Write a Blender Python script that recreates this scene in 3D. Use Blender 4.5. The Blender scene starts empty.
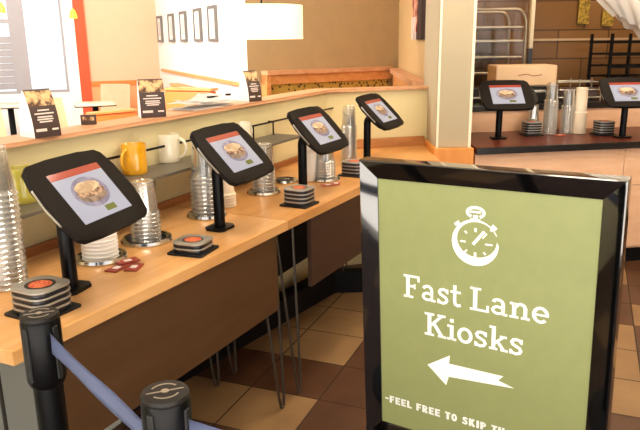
import bpy, bmesh, math, random
from mathutils import Vector, Matrix, Euler
random.seed(7)
C = bpy.context.scene.collection
PI = math.pi
R = math.radians
scn = bpy.context.scene

# ------------------------------------------------------------------ camera
FPX = 665.0
CAM_H = 1.4405
PITCH, ROLL = 0.2565, -0.01142
cp, sp = math.cos(PITCH), math.sin(PITCH)
_F = Vector((0, cp, -sp)); _U = Vector((0, sp, cp)); _R = Vector((1, 0, 0))
cR = _R*math.cos(ROLL) + _U*math.sin(ROLL)
cU = -_R*math.sin(ROLL) + _U*math.cos(ROLL)
cam_d = bpy.data.cameras.new('camera'); cam = bpy.data.objects.new('camera', cam_d); C.objects.link(cam)
cam_d.sensor_width = 36.0; cam_d.sensor_fit = 'HORIZONTAL'; cam_d.lens = 36.0*FPX/640.0
cam_d.clip_start = 0.05; cam_d.clip_end = 200
M3 = Matrix((cR, cU, -_F)).transposed()
cam.matrix_world = Matrix.Translation((0, 0, CAM_H)) @ M3.to_4x4()
scn.camera = cam

def at(px, py, z):
    """the point of the photo's pixel on the horizontal plane at height z"""
    d = cR*((px-320)/FPX) - cU*((py-215)/FPX) + _F
    return Vector((0, 0, CAM_H)) + d*((z-CAM_H)/d.z)
def atY(px, py, Y):
    d = cR*((px-320)/FPX) - cU*((py-215)/FPX) + _F
    return Vector((0, 0, CAM_H)) + d*(Y/d.y)

# ------------------------------------------------------------------ materials
def srgb(h):
    h = h.lstrip('#'); v = [int(h[i:i+2], 16)/255 for i in (0, 2, 4)]
    return tuple((c/12.92 if c <= .04045 else ((c+.055)/1.055)**2.4) for c in v) + (1,)
def newmat(name):
    m = bpy.data.materials.new(name); m.use_nodes = True
    nt = m.node_tree; b = nt.nodes['Principled BSDF']
    return m, nt, b
def mat(name, col, rough=.5, metal=0., spec=.5, bump=0., bscale=200., vary=0., vscale=8., emit=0., coat=0.):
    m, nt, b = newmat(name)
    c = srgb(col) if isinstance(col, str) else col
    b.inputs['Base Color'].default_value = c
    b.inputs['Roughness'].default_value = rough
    b.inputs['Metallic'].default_value = metal
    b.inputs['Specular IOR Level'].default_value = spec
    b.inputs['Coat Weight'].default_value = coat
    tc = nt.nodes.new('ShaderNodeTexCoord')
    nz = nt.nodes.new('ShaderNodeTexNoise'); nz.inputs['Scale'].default_value = vscale; nz.inputs['Detail'].default_value = 4
    nt.links.new(tc.outputs['Object'], nz.inputs['Vector'])
    rp = nt.nodes.new('ShaderNodeValToRGB')
    v = max(vary, .015)
    rp.color_ramp.elements[0].position = .3; rp.color_ramp.elements[1].position = .7
    rp.color_ramp.elements[0].color = tuple(x*(1-v) for x in c[:3]) + (1,)
    rp.color_ramp.elements[1].color = tuple(min(1, x*(1+v)) for x in c[:3]) + (1,)
    nt.links.new(nz.outputs['Fac'], rp.inputs['Fac']); nt.links.new(rp.outputs['Color'], b.inputs['Base Color'])
    if emit:
        nt.links.new(rp.outputs['Color'], b.inputs['Emission Color']); b.inputs['Emission Strength'].default_value = emit
    if bump:
        n2 = nt.nodes.new('ShaderNodeTexNoise'); n2.inputs['Scale'].default_value = bscale
        nt.links.new(tc.outputs['Object'], n2.inputs['Vector'])
        bp = nt.nodes.new('ShaderNodeBump'); bp.inputs['Strength'].default_value = bump; bp.inputs['Distance'].default_value = .002
        nt.links.new(n2.outputs['Fac'], bp.inputs['Height']); nt.links.new(bp.outputs['Normal'], b.inputs['Normal'])
    return m
def wood(name, c1, c2, ang=0., rough=.35, stretch=10., scale=14., plank=0., axis=0, spec=.4):
    """grain streaks along one direction of the ground plane (ang) or the vertical (axis=2)"""
    m, nt, b = newmat(name)
    L = nt.links
    tc = nt.nodes.new('ShaderNodeTexCoord')
    mr = nt.nodes.new('ShaderNodeMapping'); mr.vector_type = 'POINT'
    mr.inputs['Rotation'].default_value = (0, 0, ang)
    L.new(tc.outputs['Object'], mr.inputs['Vector'])
    ms = nt.nodes.new('ShaderNodeMapping')
    s = [stretch]*3; s[axis] = 1.0
    ms.inputs['Scale'].default_value = s
    L.new(mr.outputs['Vector'], ms.inputs['Vector'])
    nz = nt.nodes.new('ShaderNodeTexNoise'); nz.inputs['Scale'].default_value = scale/4; nz.inputs['Detail'].default_value = 6
    nz.inputs['Roughness'].default_value = .6
    L.new(ms.outputs['Vector'], nz.inputs['Vector'])
    rp = nt.nodes.new('ShaderNodeValToRGB')
    rp.color_ramp.elements[0].position = .32; rp.color_ramp.elements[1].position = .68
    rp.color_ramp.elements[0].color = srgb(c1); rp.color_ramp.elements[1].color = srgb(c2)
    L.new(nz.outputs['Fac'], rp.inputs['Fac'])
    out = rp.outputs['Color']
    if plank:
        br = nt.nodes.new('ShaderNodeTexBrick')
        br.inputs['Color1'].default_value = (1, 1, 1, 1); br.inputs['Color2'].default_value = (.80, .80, .80, 1)
        br.inputs['Mortar'].default_value = (.7, .66, .6, 1); br.inputs['Mortar Size'].default_value = .0012
        br.inputs['Scale'].default_value = 1.0; br.inputs['Brick Width'].default_value = plank*12; br.inputs['Row Height'].default_value = plank
        L.new(mr.outputs['Vector'], br.inputs['Vector'])
        mx = nt.nodes.new('ShaderNodeMix'); mx.data_type = 'RGBA'; mx.blend_type = 'MULTIPLY'; mx.inputs[0].default_value = .55
        L.new(out, mx.inputs[6]); L.new(br.outputs['Color'], mx.inputs[7]); out = mx.outputs[2]
    L.new(out, b.inputs['Base Color'])
    b.inputs['Roughness'].default_value = rough; b.inputs['Specular IOR Level'].default_value = spec
    return m
def clear(name, tint=(.985, .985, .985, 1), gloss=.10, rough=.06, frost=0.0):
    """thin clear plastic or glass: see-through with a rim of reflection"""
    m = bpy.data.materials.new(name); m.use_nodes = True; nt = m.node_tree; nt.nodes.clear(); L = nt.links
    o = nt.nodes.new('ShaderNodeOutputMaterial')
    t = nt.nodes.new('ShaderNodeBsdfTransparent'); t.inputs['Color'].default_value = tint
    g = nt.nodes.new('ShaderNodeBsdfGlossy'); g.inputs['Roughness'].default_value = rough; g.inputs['Color'].default_value = (1, 1, 1, 1)
    d = nt.nodes.new('ShaderNodeBsdfDiffuse'); d.inputs['Color'].default_value = (.8, .8, .78, 1)
    lw = nt.nodes.new('ShaderNodeLayerWeight'); lw.inputs['Blend'].default_value = .35
    mr = nt.nodes.new('ShaderNodeMapRange'); mr.inputs['To Min'].default_value = gloss*.45; mr.inputs['To Max'].default_value = min(1, gloss*4)
    L.new(lw.outputs['Facing'], mr.inputs['Value'])
    m1 = nt.nodes.new('ShaderNodeMixShader'); L.new(mr.outputs[0], m1.inputs[0]); L.new(t.outputs[0], m1.inputs[1]); L.new(g.outputs[0], m1.inputs[2])
    m2 = nt.nodes.new('ShaderNodeMixShader'); m2.inputs[0].default_value = frost
    L.new(m1.outputs[0], m2.inputs[1]); L.new(d.outputs[0], m2.inputs[2]); L.new(m2.outputs[0], o.inputs[0])
    return m
def patterned(name, kind, c1, c2, scale):
    m, nt, b = newmat(name); L = nt.links
    tc = nt.nodes.new('ShaderNodeTexCoord')
    rp = nt.nodes.new('ShaderNodeValToRGB'); rp.color_ramp.elements[0].color = srgb(c1); rp.color_ramp.elements[1].color = srgb(c2)
    if kind == 'voronoi':
        t = nt.nodes.new('ShaderNodeTexVoronoi'); t.inputs['Scale'].default_value = scale
        rp.color_ramp.elements[0].position = .28; rp.color_ramp.elements[1].position = .42
        L.new(tc.outputs['Object'], t.inputs['Vector']); L.new(t.outputs['Distance'], rp.inputs['Fac'])
    else:
        t = nt.nodes.new('ShaderNodeTexNoise'); t.inputs['Scale'].default_value = scale; t.inputs['Detail'].default_value = 5
        rp.color_ramp.elements[0].position = .42; rp.color_ramp.elements[1].position = .6
        L.new(tc.outputs['Object'], t.inputs['Vector']); L.new(t.outputs['Fac'], rp.inputs['Fac'])
    L.new(rp.outputs['Color'], b.inputs['Base Color']); b.inputs['Roughness'].default_value = .7
    return m

ANG = R(27.5)                                # the kiosk counter runs this far east of the view axis
TV = Vector((math.sin(ANG), math.cos(ANG), 0)); NV = Vector((-TV.y, TV.x, 0))
GRAIN = -(PI/2-ANG)

M = {}
M['worktop'] = wood('maple_worktop', '#D49A5A', '#E6B277', GRAIN, .3, 9, 10, .075)
M['worktop_b'] = wood('maple_worktop_far', '#CB8E4C', '#DDA466', GRAIN, .3, 9, 10, .075)
M['splash'] = wood('backsplash_wood', '#8C5530', '#A56A3C', GRAIN, .4, 12, 14)
M['walnut'] = wood('brown_laminate', '#4A3018', '#553820', GRAIN, .5, 8, 8)
M['walnut2'] = wood('dark_brown_laminate', '#38241A', '#422B1E', GRAIN, .5, 8, 8)
M['orangewood'] = wood('orange_wood', '#D08234', '#DE9142', 0, .4, 9, 9, 0, 2)
M['trimwood'] = wood('pinkish_wood', '#C99066', '#DCA880', GRAIN, .4, 10, 10)
M['trimwood2'] = wood('amber_wood', '#D08A4C', '#E2A266', 0, .4, 10, 10)
M['pinkwood'] = wood('pale_beech_front', '#E0B08A', '#EABF9C', 0, .45, 12, 9)
M['black'] = mat('black_plastic', '#1B1714', .45, spec=.25)
M['case'] = mat('kiosk_case', '#1C1714', .6, spec=.08)
M['blackmetal'] = mat('black_metal', '#050507', .34, spec=.16)
M['gloss'] = mat('black_gloss', '#060607', .07, spec=.6, coat=1.)
M['gloss'].node_tree.nodes['Principled BSDF'].inputs['IOR'].default_value = 1.62
M['rubber'] = mat('black_rubber', '#0C0C0D', .6)
M['rod'] = mat('dark_steel_rod', '#4A443C', .4, .6)
M['chrome'] = mat('chrome', '#D8D6D2', .16, 1.)
M['silver'] = mat('silver_edge', '#B9B6B2', .28, .9)
M['pagertop'] = mat('pager_silver', '#A7A299', .38, .5)
M['pagerbody'] = mat('pager_dark', '#17181F', .3)
M['red'] = patterned('label_red', 'noise', '#C2472A', '#E88A58', 120)
M['glass_cup'] = clear('clear_cup', (.955, .95, .94, 1), .20, .10, .05)
M['bronze_cup'] = clear('clear_cup_tinted', (.95, .925, .87, 1), .18, .14, .08)
M['cup_rim'] = clear('cup_rim', (.80, .79, .77, 1), .30, .12, .16)
M['paper_cup'] = mat('paper_cup', '#EFE9DF', .55)
M['cream_cup'] = mat('cream_paper_cup', '#EBD9BF', .55)
M['green_mug'] = mat('green_glaze', '#B2A640', .15, vary=.12, vscale=14, coat=.4)
M['yellow_mug'] = mat('yellow_glaze', '#E2A21C', .15, vary=.12, vscale=14, coat=.4)
M['white_mug'] = mat('cream_glaze', '#E6DDC6', .15, coat=.4)
M['shelf'] = mat('grey_metal_shelf', '#6A6357', .45, .3)
M['wall_cream'] = mat('cream_paint', '#D9CB9C', .8, bump=.05)
M['wall_tan'] = mat('tan_paint', '#B0956D', .8, bump=.05, vary=.04)
M['wall_right'] = mat('buff_paint', '#C9A673', .8, bump=.05, vary=.04)
M['wall_white'] = mat('white_paint', '#F1ECE6', .8)
M['wall_beige'] = mat('beige_paint', '#DCB595', .8)
M['wall_red'] = mat('coral_paint', '#D9532F', .8)
M['pillar'] = mat('pillar_paint', '#AC9E82', .75, bump=.05)
M['pillar_edge'] = mat('cream_and_edge_glare', '#EADCC0', .35)  # plain cream; on the pillar edges it is painted glare
M['grey'] = mat('grey_metal', '#9C979B', .5)
M['white'] = mat('white_paint_trim', '#F2EEE6', .5)
M['print'] = mat('printed_card_brown', '#43302A', .5)
M['printpink'] = mat('card_print_text', '#E6D2C6', .6)
M['cardfood'] = patterned('card_food_photo', 'noise', '#5A3A26', '#D9B07C', 45)
M['card'] = mat('white_card', '#F0EBE6', .6)
M['paper'] = mat('white_paper', '#F4F0EC', .7, vary=.03)
M['belt'] = mat('navy_belt_sheen', '#7C86AA', .42, spec=.9, bump=.15, bscale=900)  # navy lightened to lavender: the belt's sheen is put into the base colour
M['poster'] = mat('green_poster', '#8A8F5B', .45, spec=.4, vary=.03, vscale=30)
M['letters'] = mat('poster_white', '#F5F4EE', .5)
M['shade'] = mat('cream_lamp_shade', '#F6E4C2', .8, emit=.75)
M['darktop'] = mat('dark_red_stone', '#5A2418', .32, spec=.3, vary=.3, vscale=60)
M['ledgeblack'] = mat('black_edge', '#151417', .25)
M['kick'] = mat('black_kick', '#09090B', .6, spec=.2)
M['pictureframe'] = mat('grey_picture_frame', '#6B6763', .5)
M['picture'] = mat('picture_mount', '#E9E4DE', .6)
M['chairwood'] = wood('pale_chair_wood', '#F0D6B0', '#F6E2C2', 0, .5, 8, 8, 0, 2)
M['booth_orange'] = mat('orange_vinyl', '#E07A34', .5)
M['booth_peach'] = mat('peach_vinyl', '#EDA06C', .5)
M['booth_yellow'] = mat('pale_yellow_vinyl', '#F2D79A', .5)
M['fabric'] = patterned('patterned_fabric', 'voronoi', '#4E3A1A', '#B8953F', 30)
M['tabletop'] = mat('table_top_pale', '#E6D2BC', .3)
M['steel'] = mat('stainless', '#B8B0A2', .3, .9)
M['plastic_wrap'] = clear('plastic_wrap', (.90, .85, .78, 1), .07, .2, .0)
M['bag'] = clear('cloudy_bag', (.95, .9, .8, 1), .14, .25, .55)
M['cardboard'] = mat('cardboard', '#E2BF98', .7, vary=.05)
M['yellowtag'] = patterned('yellow_tag', 'noise', '#7A6420', '#B8983A', 40)
M['heat'] = mat('heat_glow', '#F08A30', .5, emit=1.2)
M['bulb'] = mat('amber_bulb', '#F5A52A', .5, emit=2.0)
M['ceiling'] = mat('ceiling_paint', '#CFC6B4', .9)
M['asphalt'] = mat('pale_pavement', '#D9D4CE', .9)
M['facade'] = mat('pale_facade', '#E5DEDA', .9)
M['artred'] = patterned('art_print', 'noise', '#7A1F16', '#D9A182', 14)
M['artdark'] = mat('art_dark', '#2A1614', .6)
M['glass'] = clear('window_glass', (.97, .98, .98, 1), .06, .02, 0)
M['screen'] = mat('screen_white', '#888DA0', .1, emit=.42)
M['screenbar'] = mat('screen_red_bar', '#8C3A2C', .12, emit=.3)
M['screenbtn'] = mat('screen_green_button', '#5E6434', .12, emit=.2)
M['dish'] = patterned('screen_plate', 'noise', '#6A6680', '#8E8DA6', 20)
M['bread'] = patterned('screen_bread', 'noise', '#A58B6E', '#C9B496', 30)
M['bread_dark'] = patterned('screen_bread_dark', 'noise', '#5B4C4A', '#8A7564', 30)
M['sandwich'] = patterned('screen_sandwich', 'noise', '#4E3324', '#B59478', 90)

# ------------------------------------------------------------------ geometry helpers
class MB:
    def __init__(s): s.bm = bmesh.new()
    def box(s, c, size, rot=None, bev=0., seg=2):
        g = bmesh.ops.create_cube(s.bm, size=1.0); vs = g['verts']
        T = Matrix.Translation(c) @ (rot.to_4x4() if rot is not None else Matrix.Identity(4)) @ Matrix.Diagonal((*size, 1))
        bmesh.ops.transform(s.bm, matrix=T, verts=vs)
        if bev:
            es = list({e for v in vs for e in v.link_edges})
            bmesh.ops.bevel(s.bm, geom=es, offset=bev, segments=seg, profile=.5, affect='EDGES')
        return s
    def lathe(s, prof, c=(0, 0, 0), seg=28, rot=None, scale=(1, 1, 1), cap0=False, cap1=False):
        c = Vector(c); rings = []
        for r, z in prof:
            ring = []
            for k in range(seg):
                a = 2*PI*k/seg
                v = Vector((r*math.cos(a)*scale[0], r*math.sin(a)*scale[1], z*scale[2]))
                if rot is not None: v = rot @ v
                ring.append(s.bm.verts.new(v + c))
            rings.append(ring)
        for a, b in zip(rings, rings[1:]):
            for k in range(seg):
                s.bm.faces.new((a[k], a[(k+1) % seg], b[(k+1) % seg], b[k]))
        if cap0: s.bm.faces.new(rings[0][::-1])
        if cap1: s.bm.faces.new(rings[-1])
        return s
    def cyl(s, c, r, h, seg=24, rot=None, bev=0.):
        if bev: return s.lathe([(r-bev, 0), (r, bev), (r, h-bev), (r-bev, h)], c, seg, rot, cap0=True, cap1=True)
        return s.lathe([(r, 0), (r, h)], c, seg, rot, cap0=True, cap1=True)
    def tube(s, pts, r, seg=8, closed=False):
        pts = [Vector(p) for p in pts]; n = len(pts); rings = []; prev = None
        for i, p in enumerate(pts):
            if closed: d = pts[(i+1) % n] - pts[i-1]
            else: d = pts[min(i+1, n-1)] - pts[max(i-1, 0)]
            d.normalize()
            if prev is None:
                u = d.cross(Vector((0, 0, 1)))
                if u.length < .1: u = d.cross(Vector((1, 0, 0)))
            else: u = prev - d*prev.dot(d)
            u.normalize(); w = d.cross(u); prev = u
            rings.append([s.bm.verts.new(p + (u*math.cos(2*PI*k/seg) + w*math.sin(2*PI*k/seg))*r) for k in range(seg)])
        rng = range(n) if closed else range(n-1)
        for i in rng:
            a, b = rings[i], rings[(i+1) % n]
            for k in range(seg): s.bm.faces.new((a[k], a[(k+1) % seg], b[(k+1) % seg], b[k]))
        if not closed:
            s.bm.faces.new(rings[0][::-1]); s.bm.faces.new(rings[-1])
        return s
    def prism(s, out, z0, z1, T=None, bev=0.):
        T = T or Matrix.Identity(4)
        lo = [s.bm.verts.new(T @ Vector((x, y, z0))) for x, y in out]
        hi = [s.bm.verts.new(T @ Vector((x, y, z1))) for x, y in out]
        n = len(out); fs = [s.bm.faces.new(lo[::-1]), s.bm.faces.new(hi)]
        for k in range(n): fs.append(s.bm.faces.new((lo[k], lo[(k+1) % n], hi[(k+1) % n], hi[k])))
        if bev:
            es = list(fs[0].edges) + list(fs[1].edges)
            bmesh.ops.bevel(s.bm, geom=es, offset=bev, segments=2, profile=.5, affect='EDGES')
        return s
    def grid(s, fn, nu, nv):
        vs = [[s.bm.verts.new(fn(i/nu, j/nv)) for j in range(nv+1)] for i in range(nu+1)]
        for i in range(nu):
            for j in range(nv): s.bm.faces.new((vs[i][j], vs[i+1][j], vs[i+1][j+1], vs[i][j+1]))
        return s
    def build(s, name, m, parent=None, smooth=False, angle=35):
        bmesh.ops.recalc_face_normals(s.bm, faces=s.bm.faces)
        me = bpy.data.meshes.new(name)
        if smooth:
            lim = R(angle)
            for f in s.bm.faces: f.smooth = True
            for e in s.bm.edges:
                if len(e.link_faces) == 2 and e.calc_face_angle(0) > lim: e.smooth = False
        s.bm.to_mesh(me); s.bm.free()
        for x in (m if isinstance(m, (list, tuple)) else [m]): me.materials.append(x)
        o = bpy.data.objects.new(name, me); C.objects.link(o)
        if parent is not None: o.parent = parent
        return o
def tag(o, label, cat, group=None):
    o['label'] = label; o['category'] = cat
    if group: o['group'] = group
    return o
def thing(name, label, cat, loc=(0, 0, 0), rz=0., group=None):
    o = bpy.data.objects.new(name, None); C.objects.link(o); o.empty_display_size = .05
    o.location = loc; o.rotation_euler = (0, 0, rz)
    return tag(o, label, cat, group)
def struct(o): o['kind'] = 'structure'; return o
def copy_thing(o, loc, rz=None, label=None, group=None):
    r = o.copy(); C.objects.link(r); r.location = loc
    if rz is not None: r.rotation_euler = (0, 0, rz)
    if label: r['label'] = label
    if group: r['group'] = group
    for ch in list(o.children):
        c = ch.copy(); C.objects.link(c); c.parent = r
        for g in list(ch.children):
            d = g.copy(); C.objects.link(d); d.parent = c
    return r
def rrect(w, h, r, n=5):
    out = []
    for cx, cy, a0 in ((w/2-r, h/2-r, 0), (-w/2+r, h/2-r, 90), (-w/2+r, -h/2+r, 180), (w/2-r, -h/2+r, 270)):
        for k in range(n+1):
            a = R(a0 + 90*k/n); out.append((cx + r*math.cos(a), cy + r*math.sin(a)))
    return out
def ellipse(rx, ry, n=36, cx=0, cy=0):
    return [(cx+rx*math.cos(2*PI*k/n), cy+ry*math.sin(2*PI*k/n)) for k in range(n)]
ORD = ['top', 'second', 'third', 'fourth', 'fifth', 'sixth', 'seventh', 'eighth', 'ninth', 'tenth', 'eleventh', 'twelfth', 'thirteenth',
       'fourteenth', 'fifteenth', 'sixteenth', 'seventeenth', 'eighteenth', 'nineteenth', 'twentieth']

# the counter's own plan frame: u along it (away), v across it (towards the half wall)
CT = .775                                     # height of the kiosk counter
A0 = at(12.2, 351.5, CT); A0.z = 0
def P(u, v, z=0.): return A0 + TV*u + NV*v + Vector((0, 0, z))
def W(u, off=0., z=0.): return P(u, .528 + .034*u + off, z)     # face of the half wall
def uv(p): d = Vector((p.x, p.y, 0)) - A0; return d.dot(TV), d.dot(NV)

# ------------------------------------------------------------------ floor: quarry tiles, tan among brown
TYAW = R(21.83); T0 = Vector((-.3031, 2.5901, 0)); TS = .3126
ta = Vector((math.sin(TYAW), math.cos(TYAW), 0)); tb = Vector((math.cos(TYAW), -math.sin(TYAW), 0))
def tile_mat(name, c1, c2):
    m, nt, b = newmat(name); L = nt.links
    tc = nt.nodes.new('ShaderNodeTexCoord')
    nz = nt.nodes.new('ShaderNodeTexNoise'); nz.inputs['Scale'].default_value = 5; nz.inputs['Detail'].default_value = 6
    L.new(tc.outputs['Object'], nz.inputs['Vector'])
    rp = nt.nodes.new('ShaderNodeValToRGB'); rp.color_ramp.elements[0].position = .3; rp.color_ramp.elements[1].position = .7
    rp.color_ramp.elements[0].color = srgb(c1); rp.color_ramp.elements[1].color = srgb(c2)
    L.new(nz.outputs['Fac'], rp.inputs['Fac'])
    wn = nt.nodes.new('ShaderNodeTexVoronoi'); wn.inputs['Scale'].default_value = 3.2
    L.new(tc.outputs['Object'], wn.inputs['Vector'])
    L.new(rp.outputs['Color'], b.inputs['Base Color'])
    b.inputs['Roughness'].default_value = .45
    return m
M['tan_tile'] = tile_mat('tan_quarry_tile', '#7C5D3C', '#92714B')
M['brown_tile'] = tile_mat('brown_quarry_tile', '#442817', '#55351F')
M['grout'] = mat('dark_grout', '#3A2A1E', .8)
tan_cells = {(0, -1), (-1, -1), (0, 1), (-1, 1), (0, 2), (-1, 2), (0, 3), (-1, 3), (1, 3), (0, 4), (1, 4)}
for p in ((1.392, 2.864), (1.287, 2.505), (1.53, 3.2)):
    d = Vector((*p, 0)) - T0; tan_cells.add((math.floor(d.dot(tb)/TS), math.floor(d.dot(ta)/TS)))
b = MB()
G = .0035
for i in range(-32, 24):
    for j in range(-16, 32):
        o = T0 + tb*TS*i + ta*TS*j
        if not (-5.2 < o.x < 4.6 and -.5 < o.y < 10.2): continue
        q = [o + tb*G + ta*G, o + tb*(TS-G) + ta*G, o + tb*(TS-G) + ta*(TS-G), o + tb*G + ta*(TS-G)]
        f = b.bm.faces.new([b.bm.verts.new(v) for v in q])
        if (i, j) in tan_cells or ((i*3 + j*5) % 7 == 0 and not (-3 < i < 4 and -2 < j < 5)): f.material_index = 1
        f.normal_update()
ng = len(b.bm.faces)
f = b.bm.faces.new([b.bm.verts.new(v) for v in ((-5.6, -.55, -.002), (5, -.55, -.002), (5, 10.6, -.002), (-5.6, 10.6, -.002))]); f.material_index = 2
struct(b.build('floor', [M['brown_tile'], M['tan_tile'], M['grout']]))

# ------------------------------------------------------------------ walls
def wallseg(name, a, c, z0, z1, m, th=.1, side=1):
    a = Vector((a[0], a[1], 0)); c = Vector((c[0], c[1], 0)); d = (c-a).normalized(); n = Vector((-d.y, d.x, 0))*side*th
    o = MB().prism([(a.x, a.y), (c.x, c.y), (c.x+n.x, c.y+n.y), (a.x+n.x, a.y+n.y)], z0, z1).build(name, m)
    return struct(o)
LB, LT = 1.135, 1.149                         # underside and top of the half wall's cap
K0, K1 = W(-1.9), W(2.8)
K2 = Vector((.735, 4.335, 0))
def offs(a, b_, d):
    v = (b_-a).normalized(); n = Vector((-v.y, v.x, 0)); return n*d
def halfwall(z0, z1, f, bk):
    """plan strip following the half wall: from f in front of its face to bk behind it"""
    n1 = offs(K0, K1, 1); n2 = offs(K1, K2, 1); mid = (n1+n2).normalized(); mid /= mid.dot(n1)
    fr = [K0 - n1*f, K1 - mid*f, K2 - n2*f]; bb = [K2 + n2*bk, K1 + mid*bk, K0 + n1*bk]
    return [(p.x, p.y) for p in fr + bb]
struct(MB().prism(halfwall(0, LB, 0, .10), 0, LB).build('wall_left', M['wall_cream']))
o = struct(MB().prism(halfwall(0, 0, .022, .125), LB, LT, bev=.003).build('trim_1', M['trimwood']))

# far dining room: a corner juts out at VC, a white wall runs back to the left of it, a tan wall to the right
VC = Vector((-.615, 5.92, 0)); wd = Vector((-.3977, .9175, 0)); FC = VC + wd*4.15
TE = Vector((.80, 6.83, 0))
H1 = 3.05
struct(MB().prism([(VC.x, VC.y), (TE.x, TE.y), (TE.x-.0, TE.y+.14), (VC.x+.0, VC.y+.20)], 0, H1).build('wall_back', M['wall_tan']))
struct(MB().prism([(VC.x-.002, VC.y), (VC.x+.12, VC.y+.10), (FC.x+.12, FC.y+.04), (FC.x, FC.y)], 0, H1).build('wall_white', M['wall_white']))
struct(MB().prism([(.735, 4.3), (.86, 4.3), (.93, 6.9), (.80, 6.85)], 0, H1).build('wall_right', M['wall_right']))
bd = Vector((-.9175, -.3977, 0))              # the window wall goes left and forward from the far corner
def WW(s, off=0., z=0.):
    p = FC + bd*s + wd*off; p.z = z; return p
def wseg(name, s0, s1, z0, z1, m, o0=0., o1=.12):
    q = [WW(s0, o0), WW(s1, o0), WW(s1, o1), WW(s0, o1)]
    return MB().prism([(p.x, p.y) for p in q], z0, z1).build(name, m)
struct(wseg('wall_window', 0, .96, 0, H1, M['wall_beige']))
struct(wseg('trim_2', .96, 1.095, 0, H1, M['wall_red'], -.05, .12))
struct(wseg('wall_pier', 1.095, 1.24, 0, H1, M['white'], -.03, .12))
struct(wseg('wall_sill', 1.24, 3.5, 0, .80, M['wall_white']))
# window: grey frame with a clear light and a lower louvred light
wf = MB()
def fbar(s0, s1, z0, z1, o0=.0, o1=.1):
    q = [WW(s0, o0), WW(s1, o0), WW(s1, o1), WW(s0, o1)]; wf.prism([(p.x, p.y) for p in q], z0, z1)
for s0, s1 in ((1.24, 1.265), (1.71, 1.90), (2.61, 2.71)): fbar(s0, s1, .8, H1)
fbar(1.24, 2.71, .80, .83); fbar(1.24, 2.71, 2.9, H1)
w1 = struct(wf.build('window_1', M['grey']))
for s0, s1 in ((1.265, 1.71), (1.90, 2.61)):
    q = [WW(s0, .045), WW(s1, .045), WW(s1, .05), WW(s0, .05)]
    MB().prism([(p.x, p.y) for p in q], .84, 2.9).build('pane', M['glass'], w1)
lv = MB()
for k in range(8):
    z = .86 + k*.085
    q = [WW(1.90, .02), WW(2.61, .02), WW(2.61, .04), WW(1.90, .04)]
    lv.prism([(p.x, p.y) for p in q], z, z+.078)
lv.build('louvre', M['grey'], w1)
fs = MB(); q = [WW(1.90, .0), WW(2.61, .0), WW(2.61, .02), WW(1.90, .02)]
fs.prism([(p.x, p.y) for p in q], 1.70, 1.75).build('crossbar', M['grey'], w1)
# outside: pale pavement and a pale low building across the road
struct(MB().box((-7, 15.2, -.05), (16, 9, .06)).build('ground', M['asphalt']))
struct(MB().box((-1, -9.58, -.04), (30, 18, .06)).build('reflector_ground', M['asphalt']))  # unseen pavement added behind the camera, to reflect bright in the sign frame
# outer shell of the restaurant
struct(MB().box((-4.9, 4.6, 2.75), (.1, 10.1, .6)).build('wall_outer', M['wall_white']))
struct(MB().box((3.9, 2.9, 1.52), (.1, 7.4, 3.05)).build('wall_east', M['wall_tan']))
struct(MB().box((-.3, 5.02, 3.09), (9.4, 10.96, .08)).build('ceiling', M['ceiling']))
# kitchen wall in big brown tiles
m, nt, bs = newmat('brown_wall_tile')
tc = nt.nodes.new('ShaderNodeTexCoord'); mp = nt.nodes.new('ShaderNodeMapping'); mp.inputs['Rotation'].default_value = (R(-90), 0, 0)
br = nt.nodes.new('ShaderNodeTexBrick'); br.inputs['Color1'].default_value = srgb('#8A6236'); br.inputs['Color2'].default_value = srgb('#77522C')
br.inputs['Mortar'].default_value = srgb('#4A3018'); br.inputs['Scale'].default_value = 1; br.inputs['Brick Width'].default_value = .46
br.inputs['Row Height'].default_value = .255; br.inputs['Mortar Size'].default_value = .006; br.inputs['Bias'].default_value = 0
mp.inputs['Location'].default_value = (.1, .02, 0)
nt.links.new(tc.outputs['Object'], mp.inputs['Vector']); nt.links.new(mp.outputs['Vector'], br.inputs['Vector'])
nt.links.new(br.outputs['Color'], bs.inputs['Base Color']); bs.inputs['Roughness'].default_value = .35
struct(MB().box((2.45, 6.35, 1.52), (3.0, .1, 3.05)).build('wall_kitchen', m))
struct(MB().box((2.45, 6.29, 1.425), (3.0, .012, .02)).build('trim_3', mat('pale_tile_band', '#C4A888', .4)))

# pillar on a wood base beside the half wall
PX0, PX1, PY = .700, .905, 3.96
struct(MB().box(((PX0+PX1)/2, PY+.27, 1.93), (PX1-PX0, .54, 2.24), bev=.004).build('pillar', M['pillar']))
tr = MB(); tr.box((PX1-.006, PY+.006, 1.93), (.016, .018, 2.24)).box((PX0+.006, PY+.006, 1.93), (.012, .016, 2.24))  # pale strips paint the glare along the pillar's front edges
struct(tr.build('pillar_edge_glare', M['pillar_edge']))
struct(MB().box(((PX0+PX1)/2+.0, PY+.24, .405), (PX1-PX0+.03, .56, .81), bev=.003).build('pillar_base', M['orangewood']))

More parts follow.
